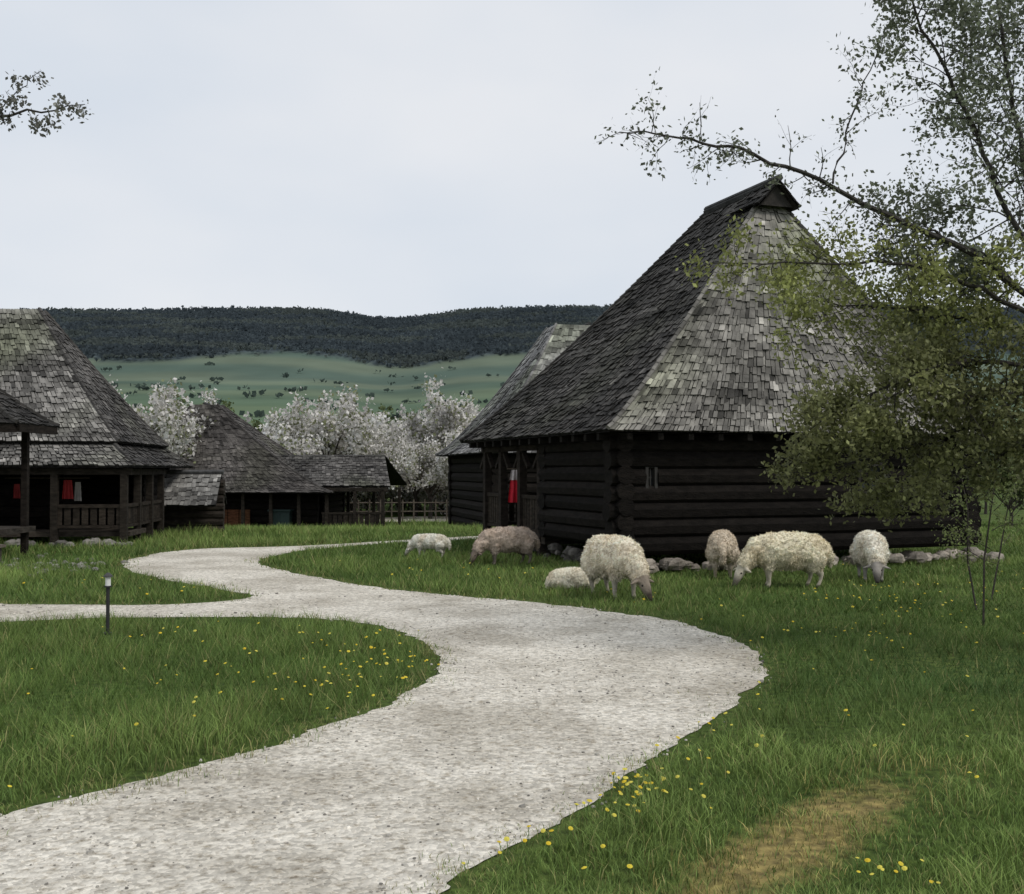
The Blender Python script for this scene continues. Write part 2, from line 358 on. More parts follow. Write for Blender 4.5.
# ---------------------------------------------------------------- building pieces
def shingle_face(mb,a0,b0,a1,b1,z0,z1,ex,row,wid,col,var=.3):
    a0,b0,a1,b1=[Vector((*p,0)) for p in(a0,b0,a1,b1)]
    def pt(s,p):
        A=a0.lerp(a1,p);B=b0.lerp(b1,p); q=A.lerp(B,s); q.z=z0+(z1-z0)*(p**ex); return q
    L=(pt(.5,1)-pt(.5,0)).length; n=max(2,round(L/row))
    nrm=(pt(1,.3)-pt(0,.3)).cross(pt(.5,.6)-pt(.5,.1)).normalized()
    if nrm.z<0: nrm=-nrm
    K=6
    for i in range(K):
        mb.face([pt(0,i/K)-nrm*.035,pt(1,i/K)-nrm*.035,pt(1,(i+1)/K)-nrm*.035,pt(0,(i+1)/K)-nrm*.035],(.02,.018,.016))
    ph=random.random()*10; col=Vector(col)
    for i in range(n):
        p0=i/n; p1=min(1,(i+1.7)/n)
        width=(pt(1,p0)-pt(0,p0)).length; m=max(1,round(width/wid))
        cuts=[0]+sorted(random.uniform(-.35,.35)/m+k/m for k in range(1,m))+[1]
        rj=random.uniform(-.07,.07)*row; rowf=random.uniform(.75,1.22)
        for k in range(m):
            s0,s1=cuts[k]+.001,cuts[k+1]-.001
            if s1<=s0: continue
            q0=max(0,p0+(random.uniform(-.24,.24)*row+rj)/L) if i else p0+random.uniform(0,.02)*row
            lift=random.uniform(.018,.05)
            c0,c1=pt(s0,q0)+nrm*lift,pt(s1,q0)+nrm*(lift+random.uniform(-.012,.012))
            t0,t1=pt(s0,p1)+nrm*.004,pt(s1,p1)+nrm*.004
            e0,e1=c0-nrm*.04,c1-nrm*.04
            patch=noise.noise(Vector((s0*width*.6+ph,p0*L*.6,ph)))+.8*noise.noise(Vector((s0*width*1.4+ph,p0*L*5,ph)))
            f=rowf*(1+var*random.uniform(-1,1)+.7*patch)
            if random.random()<.06: f*=1.6
            if random.random()<.10: f*=.5
            moss=max(0,noise.noise(Vector((s0*width*.5+ph+9,p0*L*.5,2))))*.5
            cc=Vector((col.x*(1-.1*moss),col.y*(1+.1*moss),col.z*(1-.45*moss)))
            c=tuple(max(.008,q*f) for q in cc)
            mb.add([c0,c1,t1,t0],[(0,1,2,3)],c); mb.add([c0,c1,t1,t0,e0,e1],[(4,5,1,0),(4,0,3),(5,2,1)],tuple(q*.25 for q in c))  # edge faces darkened: row shadows painted into the colour
def hiproof(mb,lo,up,z0,z1,ex,row,wid,cols,ridge=True):
    for k in range(4):
        k2=(k+1)%4
        shingle_face(mb,lo[k],lo[k2],up[k],up[k2],z0,z1,ex,row,wid,cols[k])
        n=max(4,int((Vector(lo[k])-Vector(up[k])).length/row*1.3))
        for i in range(n):
            p=i/n;q=(i+1.3)/n
            if q>1:q=1
            A=Vector((*Vector(lo[k]).lerp(Vector(up[k]),p),z0+(z1-z0)*p**ex+.04)); B=Vector((*Vector(lo[k]).lerp(Vector(up[k]),q),z0+(z1-z0)*q**ex+.02))
            f=random.uniform(.6,1.2); mb.tube([A,B],[.045,.04],tuple(c*f for c in cols[k]),5)
    a=Vector((*((Vector(up[0])+Vector(up[1]))/2),z1+.04)); b=Vector((*((Vector(up[2])+Vector(up[3]))/2),z1+.04))
    if ridge and (a-b).length>.3: mb.tube([a,b],[.07,.07],(.05,.05,.05),6)
def logwall(mb,p,q,z0,z1,lh=.24,col=(.035,.027,.02),ext=.18,openings=()):
    p=Vector((*p,0));q=Vector((*q,0)); dr=(q-p); L=dr.length; dr.normalize(); n=max(1,round((z1-z0)/lh)); lh=(z1-z0)/n
    for i in range(n):
        z=z0+(i+.5)*lh; f=random.uniform(.7,1.3); c=tuple(a*f for a in col)
        segs=[(-ext-random.uniform(0,.05),L+ext+random.uniform(0,.05))]
        for (s0,s1,h0,h1) in openings:
            if z>h0 and z<h1:
                ns=[]
                for a,b in segs:
                    if s0>a and s1<b: ns+=[(a,s0),(s1,b)]
                    else: ns.append((a,b))
                segs=ns
        for a,b in segs:
            K=max(2,int((b-a)/1.2)+1)
            pts=[p+dr*(a+(b-a)*k/(K-1))+Vector((0,0,z+random.uniform(-.008,.008))) for k in range(K)]
            mb.tube(pts,[lh*.6*random.uniform(.97,1.03) for _ in pts],c,8)
def post(mb,x,y,z0,z1,r=.07,col=(.045,.036,.028)):
    mb.box((x,y,(z0+z1)/2),(r*2,r*2,z1-z0),col)
def railing(mb,p,q,z0,h,col=(.035,.028,.022),sp=.14,solid=True):
    p=Vector((*p,z0));q=Vector((*q,z0)); d=q-p; L=d.length; M=Matrix.Rotation(math.atan2(d.y,d.x),3,'Z')
    c=(p+q)/2
    mb.box(c+Vector((0,0,h)),(L,.08,.07),col,M); mb.box(c+Vector((0,0,.12)),(L,.07,.06),col,M)
    n=int(L/sp)
    for i in range(n):
        a=p+d*((i+.5)/n)+Vector((0,0,(h+.12)/2)); f=random.uniform(.7,1.4)
        mb.box(a,(sp*(.8 if solid else .35),.025,h-.2),tuple(k*f for k in col),M)
def window(parent,c,w,h,ang,frame=(.12,.1,.08)):
    M=Matrix.Rotation(ang,3,'Z'); c=Vector(c); mb=MB()
    for sx in(-1,1): mb.box(c+M@Vector((sx*w/2,0,0)),(.05,.14,h+.12),frame,M)
    for sz in(-1,1): mb.box(c+Vector((0,0,sz*h/2)),(w-.055,.13,.06),frame,M)
    mb.box(c,(.02,.05,h-.08),frame,M); mb.box(c,(w-.08,.045,.02),frame,M)
    mb.box(c+M@Vector((0,.03,0)),(w-.05,.02,h-.05),(.02,.025,.03),M)
    return mb.obj('window',M_misc,parent)
def rock(mb,c,s,col):
    vs=[];c=Vector(c); n=7
    sx,sy,sz=s; o=random.random()*3
    rings=[(-.5,.75),(-.15,1.05),(.25,.9),(.5,.45)]
    for zz,rr in rings:
        for k in range(n):
            a=o+2*math.pi*k/n; j=random.uniform(.75,1.2)
            vs.append(c+Vector((math.cos(a)*rr*sx*.5*j,math.sin(a)*rr*sy*.5*j,zz*sz*random.uniform(.8,1.1))))
    fs=[(i*n+k,i*n+(k+1)%n,(i+1)*n+(k+1)%n,(i+1)*n+k) for i in range(3) for k in range(n)]+[tuple(3*n+k for k in range(n))]
    mb.add(vs,fs,col)
# ---------------------------------------------------------------- MAIN HOUSE
H=empty('shingled_log_house',(1.7,17.25,0),math.radians(20))
W,D=6.75,6.6; ez=2.2
mb=MB()
dark=(.062,.058,.053); lite=(.20,.19,.172)  # pale front, dark other faces: shading plus moss put into shingle colour
lo=[(-.45,-.5),(7.25,-.5),(7.25,7.0),(-.45,7.0)]; up=[(3.4,1.1),(3.4,1.1),(3.4,3.2),(3.4,3.2)]
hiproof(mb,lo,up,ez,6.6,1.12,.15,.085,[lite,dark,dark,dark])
for sgn in(-1,1):
    shingle_face(mb,(3.4+sgn*.42,.68),(3.4+sgn*.42,1.6),(3.4,.68),(3.4,1.6),6.2,6.66,1,.15,.1,dark)
mb.face([(3.05,.8,6.22),(3.75,.8,6.22),(3.4,.8,6.6)],(.04,.036,.033))
mb.tube([(3.4,.66,6.69),(3.4,3.2,6.69)],[.06,.06],(.05,.05,.05),6)
mb.obj('roof',M_sh,H)
mb=MB(); dk=(.0115,.0095,.008)
logwall(mb,(0,0),(W,0),.28,ez-.05,.25,dk,.2,[(.38,.6,1.25,1.7)])
logwall(mb,(0,0.0),(0,3.0),.4,ez-.05,.25,dk,.18)
logwall(mb,(0,3.0),(1.5,3.0),.4,ez-.05,.25,dk,.1)
logwall(mb,(1.5,3.0),(1.5,D),.4,ez-.05,.25,dk,.05,[(1.4,2.2,.5,1.9)])
logwall(mb,(W,0),(W,D),.4,ez-.05,.25,dk,.18)
logwall(mb,(1.5,D),(W,D),.4,ez-.05,.25,dk,.15)
mb.face([(.1,.1,.3),(W-.1,.1,.3),(W-.1,.1,2.1),(.1,.1,2.1)],(.008,.007,.006))
mb.obj('walls',M_wood,H)
mb=MB()
mb.face([(-.38,-.42,ez-.03),(-.38,6.9,ez-.03),(7.15,6.9,ez-.03),(7.15,-.42,ez-.03)],(.02,.016,.013))
for i in range(14):
    mb.box((-.05+i*.53,-.25,ez-.08),(.09,.4,.1),(.014,.012,.01)); mb.box((-.22,-.05+i*.5,ez-.085),(.38,.09,.1),(.014,.012,.01))
mb.obj('eaves',M_wood,H)
mb=MB()
mb.box((.7,4.85,.3),(1.5,3.55,.12),(.05,.042,.034))
for yy in(3.35,4.4,5.5,6.5): post(mb,.0,yy,.0,ez-.08,.075,(.03,.024,.02))
mb.box((0,4.9,ez-.16),(.15,3.6,.14),(.03,.024,.02))
for yy in(3.35,4.4,5.5,6.5):
    for s in(-1,1):
        M=Matrix.Rotation(s*math.radians(45),3,'X'); mb.box((0,yy+s*.2,ez-.38),(.08,.07,.5),(.03,.024,.02),M)
railing(mb,(0,3.4),(0,4.4),.34,.75); railing(mb,(0,5.5),(0,6.5),.34,.75)
railing(mb,(0,6.5),(1.4,6.5),.34,.75)
mb.obj('porch',M_wood,H)
mb=MB(); mb.box((1.55,4.8,1.2),(.06,.8,1.45),(.1,.14,.16)); mb.box((1.5,4.38,1.2),(.12,.07,1.5),(.3,.3,.28)); mb.box((1.5,5.22,1.2),(.12,.07,1.5),(.3,.3,.28)); mb.obj('door',M_misc,H)
window(H,(.49,-.04,1.48),.16,.38,0,(.035,.033,.03))
window(H,(4.6,-.14,1.45),.5,.5,0,(.02,.017,.014))
mb=MB()
for i in range(130):
    s=random.uniform(.1,.36); g=random.uniform(.16,.45)
    rock(mb,(random.uniform(-.1,W+.4),-.16+random.gauss(0,.18),s*.2+random.uniform(0,.08)),(s,s*.8,s*.5),(g,g*.88,g*.74))
for i in range(40):
    s=random.uniform(.12,.28); g=random.uniform(.06,.14)
    rock(mb,(random.gauss(-.02,.06),random.uniform(0,D),s*.3+random.uniform(0,.12)),(s,s,s*.7),(g,g*.93,g*.82))
mb.obj('stone_foundation',M_stone,H)
mb=MB()
def drape(mb,c,w,h,col,ang=0,folds=3):
    K,R=14,8; vs=[]
    M=Matrix.Rotation(ang,3,'Z')
    for j in range(R+1):
        for i in range(K+1):
            u=i/K-.5;v=j/R; ww=w*(.72+.28*v)
            vs.append(Vector(c)+M@Vector((u*ww,.035*math.sin(i/K*folds*2*math.pi)*(.3+v)+.01*random.random(),-h*v)))
    mb.add(vs,[(j*(K+1)+i,j*(K+1)+i+1,(j+1)*(K+1)+i+1,(j+1)*(K+1)+i) for j in range(R) for i in range(K)],col)
g=P(517,480,21.6); drape(mb,g,.36,.44,(.55,.02,.04)); drape(mb,g+Vector((0,-.05,.2)),.3,.2,(.55,.5,.5))
mb.tube([g+Vector((-.2,0,.22)),g+Vector((.2,0,.22))],[.012,.012],(.1,.08,.06),6); mb.tube([g+Vector((0,0,.22)),g+Vector((0,0,.66))],[.006,.006],(.1,.08,.06),5)
mb.obj('hanging_folk_costume',M_misc)
# ---------------------------------------------------------------- HOUSE BEHIND
Hc=empty('shingled_log_house',(0.9,33,-.3),math.radians(14))
mb=MB(); hiproof(mb,[(-2,-.4),(7,-.4),(7,7),(-2,7)],[(1.3,2.9),(3.6,2.9),(3.6,4),(1.3,4)],2.4,6.7,1.25,.22,.14,[(.2,.195,.19)]*4); mb.obj('roof',M_sh,Hc)
mb=MB()
for a,b in(((-1.4,.1),(6.5,.1)),((-1.4,.1),(-1.4,6.5)),((6.5,.1),(6.5,6.5)),((-1.4,6.5),(6.5,6.5))): logwall(mb,a,b,0,2.4,.3,dk)
mb.obj('walls',M_wood,Hc)
# ---------------------------------------------------------------- HOUSE LEFT (A)
Ha=empty('shingled_log_house',(-8.0,23,0),math.radians(6))
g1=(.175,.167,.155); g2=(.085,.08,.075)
mb=MB()
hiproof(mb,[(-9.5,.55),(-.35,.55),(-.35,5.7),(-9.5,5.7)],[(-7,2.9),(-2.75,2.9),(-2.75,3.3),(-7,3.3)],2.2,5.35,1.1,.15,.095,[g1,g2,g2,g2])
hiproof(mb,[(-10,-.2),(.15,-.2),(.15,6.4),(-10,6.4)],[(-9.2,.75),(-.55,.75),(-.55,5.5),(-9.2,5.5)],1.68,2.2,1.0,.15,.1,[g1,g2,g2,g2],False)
mb.obj('roof',M_sh,Ha)
mb=MB()
logwall(mb,(-9.3,1.5),(-1.9,1.5),.3,2.0,.24,dk,.15,[(5.3,5.9,1.0,1.6)]); logwall(mb,(-.5,3.2),(-.5,5.6),.3,1.9,.24,dk,.15)
logwall(mb,(-1.9,1.5),(-1.9,3.2),.3,1.9,.24,dk,.1); logwall(mb,(-9.3,5.6),(-.5,5.6),.3,1.9,.24,dk,.15); logwall(mb,(-1.9,3.2),(-.5,3.2),.3,1.9,.24,dk,.1)
mb.face([(-9.8,-.1,1.66),(0.05,-.1,1.66),(.05,6.2,1.66),(-9.8,6.2,1.66)],(.025,.02,.016))
mb.obj('walls',M_wood,Ha)
mb=MB(); pc=(.03,.025,.02)
for xx in(-.1,-1.5,-2.9,-4.4): post(mb,xx,.0,0,1.68,.07,pc)
for yy in(1.2,2.4,3.6): post(mb,-.1,yy,0,1.68,.07,pc)
mb.box((-3.2,.0,1.57),(6.5,.13,.13),pc); mb.box((-.1,2.0,1.56),(.13,3.8,.13),pc)
mb.box((-3.2,.85,.26),(6.4,1.5,.1),(.06,.05,.04))
railing(mb,(-4.3,0),(-2.9,0),.3,.55); railing(mb,(-1.5,0),(-.1,0),.3,.55,sp=.16); railing(mb,(-.1,.1),(-.1,3.6),.3,.55)
mb.obj('porch',M_wood,Ha)
window(Ha,(-3.7,1.4,1.3),.55,.55,0,(.3,.28,.25))
mb=MB()
for i in range(60):
    s=random.uniform(.12,.32); g=random.uniform(.12,.28)
    rock(mb,(random.uniform(-6,.1),-.1+random.gauss(0,.08),s*.3),(s,s,s*.6),(g,g*.94,g*.85))
mb.obj('stone_foundation',M_stone,Ha)
mb=MB(); g=P(68,480,23.3); drape(mb,g,.24,.4,(.4,.04,.04)); drape(mb,P(78,482,23.3),.16,.4,(.4,.38,.35)); drape(mb,P(17,484,23.3),.16,.3,(.35,.05,.05)); drape(mb,P(25,480,23.4),.16,.4,(.4,.38,.35))
mb.tube([P(5,478,23.36),P(90,478,23.36)],[.01,.01],(.1,.08,.06),5); mb.obj('hanging_textiles',M_misc)
# shelter far left
Hs=empty('wooden_shelter',(-8.65,19.6,0),0)
mb=MB(); hiproof(mb,[(-5,-.5),(0.05,-.5),(0.05,1.3),(-5,1.3)],[(-3.4,.4),(-1.5,.4),(-1.5,.45),(-3.4,.45)],2.4,3.6,1.15,.15,.1,[(.05,.047,.043)]*4); mb.obj('roof',M_sh,Hs)
mb=MB()
mb.box((-2.5,-.45,2.34),(5.0,.1,.16),(.02,.016,.013)); mb.box((0.0,.4,2.345),(.1,1.6,.15),(.02,.016,.013))
mb.face([(-4.9,-.4,2.4),(-.05,-.4,2.4),(-.05,1.2,2.4),(-4.9,1.2,2.4)],(.02,.016,.013))
for px_,py_ in((-.42,.9),(-1.3,-.2),(-4.6,-.2),(-4.6,.9)): post(mb,px_,py_,0,2.35,.055,(.02,.016,.013))
mb.box((-2.5,.5,.5),(4.4,1.2,.1),(.05,.043,.036))
for i in range(4): mb.box((-2.6,-.3-.002*i,.12+.11*i),(4.2,.08,.09),(.04+.01*i,.038,.033))
railing(mb,(-4.5,-.2),(-1.3,-.2),.5,.45,sp=.2)
mb.box((-.6,-.8,.3),(1.1,.3,.05),(.16,.135,.11)); 
for sx in(-.45,.45): mb.box((-.6+sx,-.8,.14),(.07,.25,.27),(.1,.085,.07))
mb.obj('frame',M_wood,Hs)
mb=MB()
for i in range(60):
    g=G(random.gauss(50,30),random.gauss(566,5)); s=random.uniform(.05,.17); c=random.uniform(.12,.32)
    rock(mb,g+Vector((0,0,s*.15)),(s,s,s*.5),(c,c*.95,c*.85))
mb.obj('stone_pile',M_stone)
Hf=empty('shingled_fence',(-9.6,28.3,-.05),math.radians(4)); mb=MB()
for sg in(-1,1): shingle_face(mb,(0,sg*.75),(2.1,sg*.75),(0,0),(2.1,0),.75,1.55,1,.15,.1,(.17,.165,.155))
mb.tube([(-.05,0,1.6),(2.15,0,1.6)],[.06,.06],(.08,.08,.08),6); mb.obj('roof',M_sh,Hf)
mb=MB(); logwall(mb,(0,0),(2.1,0),0,1.4,.2,(.04,.033,.027),.05); mb.obj('wall',M_wood,Hf)
# ---------------------------------------------------------------- BARN (B)
Hb=empty('shingled_barn',(-13.9,43,-.78),math.radians(-3))
b1=(.08,.073,.068)
mb=MB(); hiproof(mb,[(-1.6,-.2),(7.0,-.2),(7.0,6.5),(-1.6,6.5)],[(.4,2.8),(1.5,2.8),(1.5,3.4),(.4,3.4)],1.5,5.1,1.3,.2,.14,[b1]*4)
shingle_face(mb,(3.2,.4),(9.2,.1),(2.6,2.8),(8.6,2.3),1.75,3.0,1,.2,.14,(.085,.08,.075)); shingle_face(mb,(3.2,4.9),(9.2,4.5),(2.6,2.8),(8.6,2.3),1.75,3.0,1,.2,.14,b1)
mb.obj('roof',M_sh,Hb)
mb=MB(); logwall(mb,(-.7,.9),(6.0,.9),0,1.6,.26,dk); logwall(mb,(-.7,.9),(-.7,6),0,1.6,.26,dk); logwall(mb,(6,2.4),(6,6),0,1.6,.26,dk); logwall(mb,(-.7,6),(6,6),0,1.6,.26,dk)
for i in range(10): post(mb,-1.0+i*1.1,.15,0,1.6,.06,pc)
for i in range(10): post(mb,-1.0+i*1.1,4.3,0,1.6,.06,pc)
mb.box((4.0,.15,1.62),(10.2,.12,.14),pc)
railing(mb,(6.5,.15),(9.0,.15),0,.7,pc,.2)
for k in range(6): mb.box((1.1+k*.45,.55,.42),(.42,.06,.8),(.11*random.uniform(.6,1.2),.055,.03))
mb.obj('walls',M_wood,Hb)
mb=MB(); mb.box((4.8,.5,.42),(.8,.5,.7),(.015,.03,.028)); mb.box((4.8,.5,.8),(.9,.6,.06),(.02,.038,.035)); mb.box((4.8,.24,.42),(.06,.03,.68),(.012,.025,.025)); mb.obj('grain_chest',M_misc,Hb)
Hd=empty('whitewashed_cottage',(-6.5,84,-.8),math.radians(5)); mb=MB()
mb.box((2.5,2.5,1.3),(6,4,2.6),(.6,.6,.6)); mb.obj('walls',M_misc,Hd)
mb=MB(); hiproof(mb,[(-1,0),(6,0),(6,5),(-1,5)],[(1,2.4),(4,2.4),(4,2.6),(1,2.6)],2.6,4.6,1,.3,.25,[(.16,.09,.07)]*4); mb.obj('roof',M_sh,Hd)
for xx in(.8,2.5,4.2): window(Hd,(xx,.48,1.5),.7,.9,0,(.4,.4,.4))
mb=MB()
for i in range(40):
    X=-9+i*.5; post(mb,X,50+.05*i,-.85,.25,.03,(.12,.1,.08))
for zz in(-.3,.1): mb.tube([(-9.2,50,zz),(1,51,zz),(11,52,zz)],[.03,.03,.03],(.12,.1,.08),5)
mb.obj('wooden_fence',M_wood)
# ---------------------------------------------------------------- trees
def rvec(): 
    return Vector((random.gauss(0,1),random.gauss(0,1),random.gauss(0,1))).normalized()
def polyline(p,d,L,n,wob,grav=0):
    pts=[Vector(p)]; d=Vector(d).normalized()
    for i in range(n):
        d=(d+rvec()*wob+Vector((0,0,grav))).normalized(); pts.append(pts[-1]+d*L/n)
    return pts
def grow(mb,tips,p,d,L,r,depth,maxd,wob=.22,grav=.02,ch=4,col=(.06,.05,.042)):
    n=4; pts=polyline(p,d,L,n,wob,grav)
    mb.tube(pts,[r*(1-.65*i/n) for i in range(n+1)],col,6 if r>.03 else 4,False)
    if depth>=maxd-1:
        for q in pts[1:]: tips.append(q)
        for i in range(n): tips.append(pts[i].lerp(pts[i+1],.5))
    if depth<maxd:
        for k in range(ch):
            t=random.uniform(.3,1); i=min(n-1,int(t*n)); q=pts[i].lerp(pts[i+1],t*n-i)
            dd=((pts[i+1]-pts[i]).normalized()+rvec()*.8).normalized()
            grow(mb,tips,q,dd,L*random.uniform(.5,.72),r*(1-.65*t)*.6,depth+1,maxd,wob,grav,ch,col)
def blossom_variant(seed,nq=10000,green=False,shrub=False):
    random.seed(seed); np.random.seed(seed); mb=MB(); tips=[]
    if shrub:
        for k in range(12):
            a=k*.55+random.random(); grow(mb,tips,(math.cos(a)*.2,math.sin(a)*.2,-.05),(math.cos(a)*.7,math.sin(a)*.7,1.1),1.5,.03,0,2,.2,.05,5)
    else:
        mb.tube([(0,0,-.1),(.05,0,.7),(0,.05,1.4)],[.13,.1,.08],(.05,.042,.036),7,False)
        for k in range(7):
            a=k*.9+random.random(); grow(mb,tips,(0,.05*k/7,.8+.08*k),(math.cos(a)*.75,math.sin(a)*.75,.9),1.7,.055,0,3,.2,.05,4)
    T=np.array([tuple(t) for t in tips]); idx=np.random.randint(0,len(T),nq)
    Pc=T[idx]+np.random.randn(nq,3)*.11
    if green: col=np.array((.1,.13,.05))*(.5+np.random.rand(nq,1))
    else:
        br=vnoise(Pc[:,0]+5,Pc[:,2],.5,seed)[:,None]
        col=np.array((.76,.735,.70))*(.45+.55*br+.35*np.random.rand(nq,1)); col=np.minimum(col,.85); gsel=np.random.rand(nq)<.2; col[gsel]=np.array((.24,.26,.14))
    V,Fq,C=quads(Pc,.06 if not green else .08,col,.8)
    return mb,V,Fq,C
def mkvar(*a,**k):
    mb,V,Fq,C=blossom_variant(*a,**k); wood=mb.obj('_w',M_bark); crown=npmesh('_c',V,Fq,C,M_leaf if k.get('green') else M_blos)
    r=(wood.data,crown.data); bpy.data.objects.remove(wood); bpy.data.objects.remove(crown); return r
vars_=[mkvar(s) for s in(11,12,13)]
shr=mkvar(31,4500,shrub=True); gsh=mkvar(33,4500,green=True,shrub=True); gv=[mkvar(21,9000,green=True)]
random.seed(5); np.random.seed(5)
def tree_inst(name,var,x,y,s,rz):
    e=empty(name,(x,y,tz(y)),rz); e.scale=(s*.93,s*.93,s)
    for nm,me in zip(('trunk','crown'),var): link(bpy.data.objects.new(nm,me),e)
for (px,d,top) in [(328,52,386),(352,58,400),(380,54,426),(415,57,414),(442,64,418),(470,56,386),(497,52,398),(300,60,424),(455,70,410),(530,60,400),(150,44,380),(122,46,396),(245,62,418),(400,72,412),(365,68,410),(430,54,432),(180,56,394),(90,60,392),(270,66,420),(485,66,403)]:
    Ht=(HZ-top)*d/F+CH-tz(d); tree_inst('blossoming_fruit_tree',vars_[random.randrange(3)],(px-512)*d/F,d,Ht/4.3,random.random()*6)
for (px,d,top) in [(285,75,420),(200,62,400),(230,74,400),(335,85,410),(392,80,407),(428,78,404),(1010,45,450),(1060,38,430),(985,60,455),(1130,40,420),(960,70,440)]:
    Ht=(HZ-top)*d/F+CH-tz(d); tree_inst('leafing_tree',gv[0],(px-512)*d/F,d,Ht/4.3,random.random()*6)
for (px,d,top,g_) in [(405,60,462,0),(425,62,455,1),(450,58,460,0),(468,57,464,0),(385,63,462,1),(440,66,452,1),(345,58,458,0),(490,60,455,0),(410,70,450,1),(365,60,460,0),(318,60,455,0),(475,63,450,1)]:
    Ht=(HZ-top)*d/F+CH-tz(d); tree_inst('blossoming_shrub' if not g_ else 'green_shrub',gsh if g_ else shr,(px-512)*d/F,d,Ht/2.4,random.random()*6)
Vs=[];Cs=[];
for i in range(130):
    d=random.uniform(120,215); x=random.uniform(-1,1)*d*.9; hh=random.uniform(5,10); ww=hh*random.uniform(.35,.6); n=260
    ph=np.random.rand(n,3)*2-1; ph/=np.maximum(.5,np.linalg.norm(ph,axis=1))[:,None]
    Pc=ph*np.array((ww,ww,hh*.5))+np.array((x,d,hh*.5-1)); base=np.array(random.choice([(.07,.095,.065),(.085,.115,.068),(.105,.105,.08),(.07,.09,.07)]))
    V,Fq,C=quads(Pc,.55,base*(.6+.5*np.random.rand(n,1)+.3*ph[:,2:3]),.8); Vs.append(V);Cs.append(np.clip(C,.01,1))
V=np.concatenate(Vs); npmesh('distant_treeline',V,np.arange(len(V)).reshape(-1,4),np.concatenate(Cs),M_leaf)
# big foreground tree
def limb(mb,ctrl,r0,r1,tips,tw,twl,twr=.012,md=1,wob=.3,spread=1.0,grav=-.01,ch=3,col=(.05,.045,.04),t0=.15):
    pts=[]; C=[P(*c) for c in ctrl]
    for i in range(len(C)-1):
        for k in range(5): 
            q=C[i].lerp(C[i+1],k/5)+rvec()*.02; pts.append(q)
    pts.append(C[-1]); n=len(pts)
    mb.tube(pts,[r0+(r1-r0)*i/(n-1) for i in range(n)],col,7,False)
    for k in range(tw):
        t=t0+(1-t0)*(k+random.random())/tw; f=t*(n-1); i=min(n-2,int(f)); q=pts[i].lerp(pts[i+1],f-i)
        dr=((pts[i+1]-pts[i]).normalized()*.6+rvec()*spread).normalized()
        grow(mb,tips,q,dr,twl*random.uniform(.5,1.2)*(1.15-.5*t),twr*(1.2-.6*t),0,md,wob,grav,ch,col)
def leaves(name,groups,parent):
    Vs=[];Cs=[]
    for tips,per,sz,c,jit in groups:
        T=np.array([tuple(t) for t in tips]); T=np.repeat(T,per,axis=0); n=len(T)
        cln=vnoise(T[:,0]+3,T[:,2],.28,31); k=np.random.rand(n)<(.1+1.15*cln); T=T[k]; cln=cln[k]; n=len(T)
        T=T+np.random.randn(n,3)*jit
        cc=np.array(c)[None]*(.3+.6*cln[:,None]+.7*np.random.rand(n,1))
        sel=np.random.rand(n)<.12; cc[sel]*=1.6
        V,Fq,C=quads(T,sz,cc,.6); Vs.append(V);Cs.append(C)
    V=np.concatenate(Vs); npmesh(name,V,np.arange(len(V)).reshape(-1,4),np.concatenate(Cs),M_leaf,parent)
T=empty('apple_tree'); mb=MB(); d=9.6
base=Vector(((1110-512)*d/F,d,0))
mb.tube([base-Vector((0,0,.1)),base+Vector((0,.02,.5)),P(1095,430,d),P(1080,370,d),P(1070,320,d)],[.19,.15,.135,.125,.09],(.06,.05,.043),10,False)
tA=[];tB=[];tC=[];tD=[]
limb(mb,[(1072,330,9.6),(990,262,9.3),(895,215,9.0),(820,178,8.8),(740,148,8.7),(680,134,8.6),(620,130,8.5)],.032,.004,tA,36,.36,.006,1,.3,1.0,.0,2,t0=.3)
limb(mb,[(835,182,8.8),(850,130,8.9),(868,80,8.9),(890,22,9.0)],.01,.003,tA,9,.3,.005,1,.3,1,.02,2)
limb(mb,[(1070,330,9.6),(1010,210,9.4),(970,110,9.2),(925,25,9.2),(900,-60,9.2)],.028,.006,tB,34,.75,.009,2,.3,1,.02,3)
limb(mb,[(1072,320,9.6),(1030,180,9.7),(1010,60,9.8),(990,-80,9.9)],.03,.01,tB,38,.8,.009,2,.3,1,.02,3)
limb(mb,[(1075,325,9.6),(1100,180,9.8),(1120,40,10),(1150,-100,10.2)],.05,.015,tB,16,.9,.012,2,.3,1,.02,3)
limb(mb,[(1078,340,9.6),(1160,250,9.9),(1260,190,10),(1350,150,10)],.05,.01,tB,16,.9,.012,2,.3,1,.0,3)
limb(mb,[(1072,335,9.6),(985,290,9.2),(905,262,9.0),(830,262,8.9),(720,262,8.8)],.026,.004,tC,38,.45,.007,1,.3,1,.0,5,t0=.2)
limb(mb,[(1072,335,9.6),(985,255,9.5),(935,230,9.4),(880,225,9.3)],.022,.004,tB,22,.5,.007,2,.3,1,.0,3,t0=.2)
limb(mb,[(1075,350,9.6),(990,320,9.8),(910,310,9.9),(800,300,10)],.028,.005,tC,34,.5,.008,2,.3,1,-.01,3,t0=.15)
limb(mb,[(1080,375,9.6),(980,360,9.3),(930,370,9.2),(870,395,9.1),(810,430,9.0)],.026,.004,tD,36,.5,.008,2,.3,1,-.03,3,t0=.1)
limb(mb,[(1085,400,9.6),(990,420,9.5),(930,440,9.5),(870,460,9.5),(790,480,9.5)],.024,.004,tD,36,.42,.008,2,.3,1,-.02,3,t0=.1)
limb(mb,[(1090,420,9.6),(1020,450,9.9),(950,475,10),(870,500,10.1)],.022,.004,tD,28,.38,.008,2,.3,1,-.01,3,t0=.1)
limb(mb,[(1085,390,9.6),(1030,390,9.3),(980,395,9.2),(930,400,9.2)],.022,.004,tD,30,.55,.008,2,.3,1,-.01,3,t0=.1)
mb.obj('branches',M_bark,T)
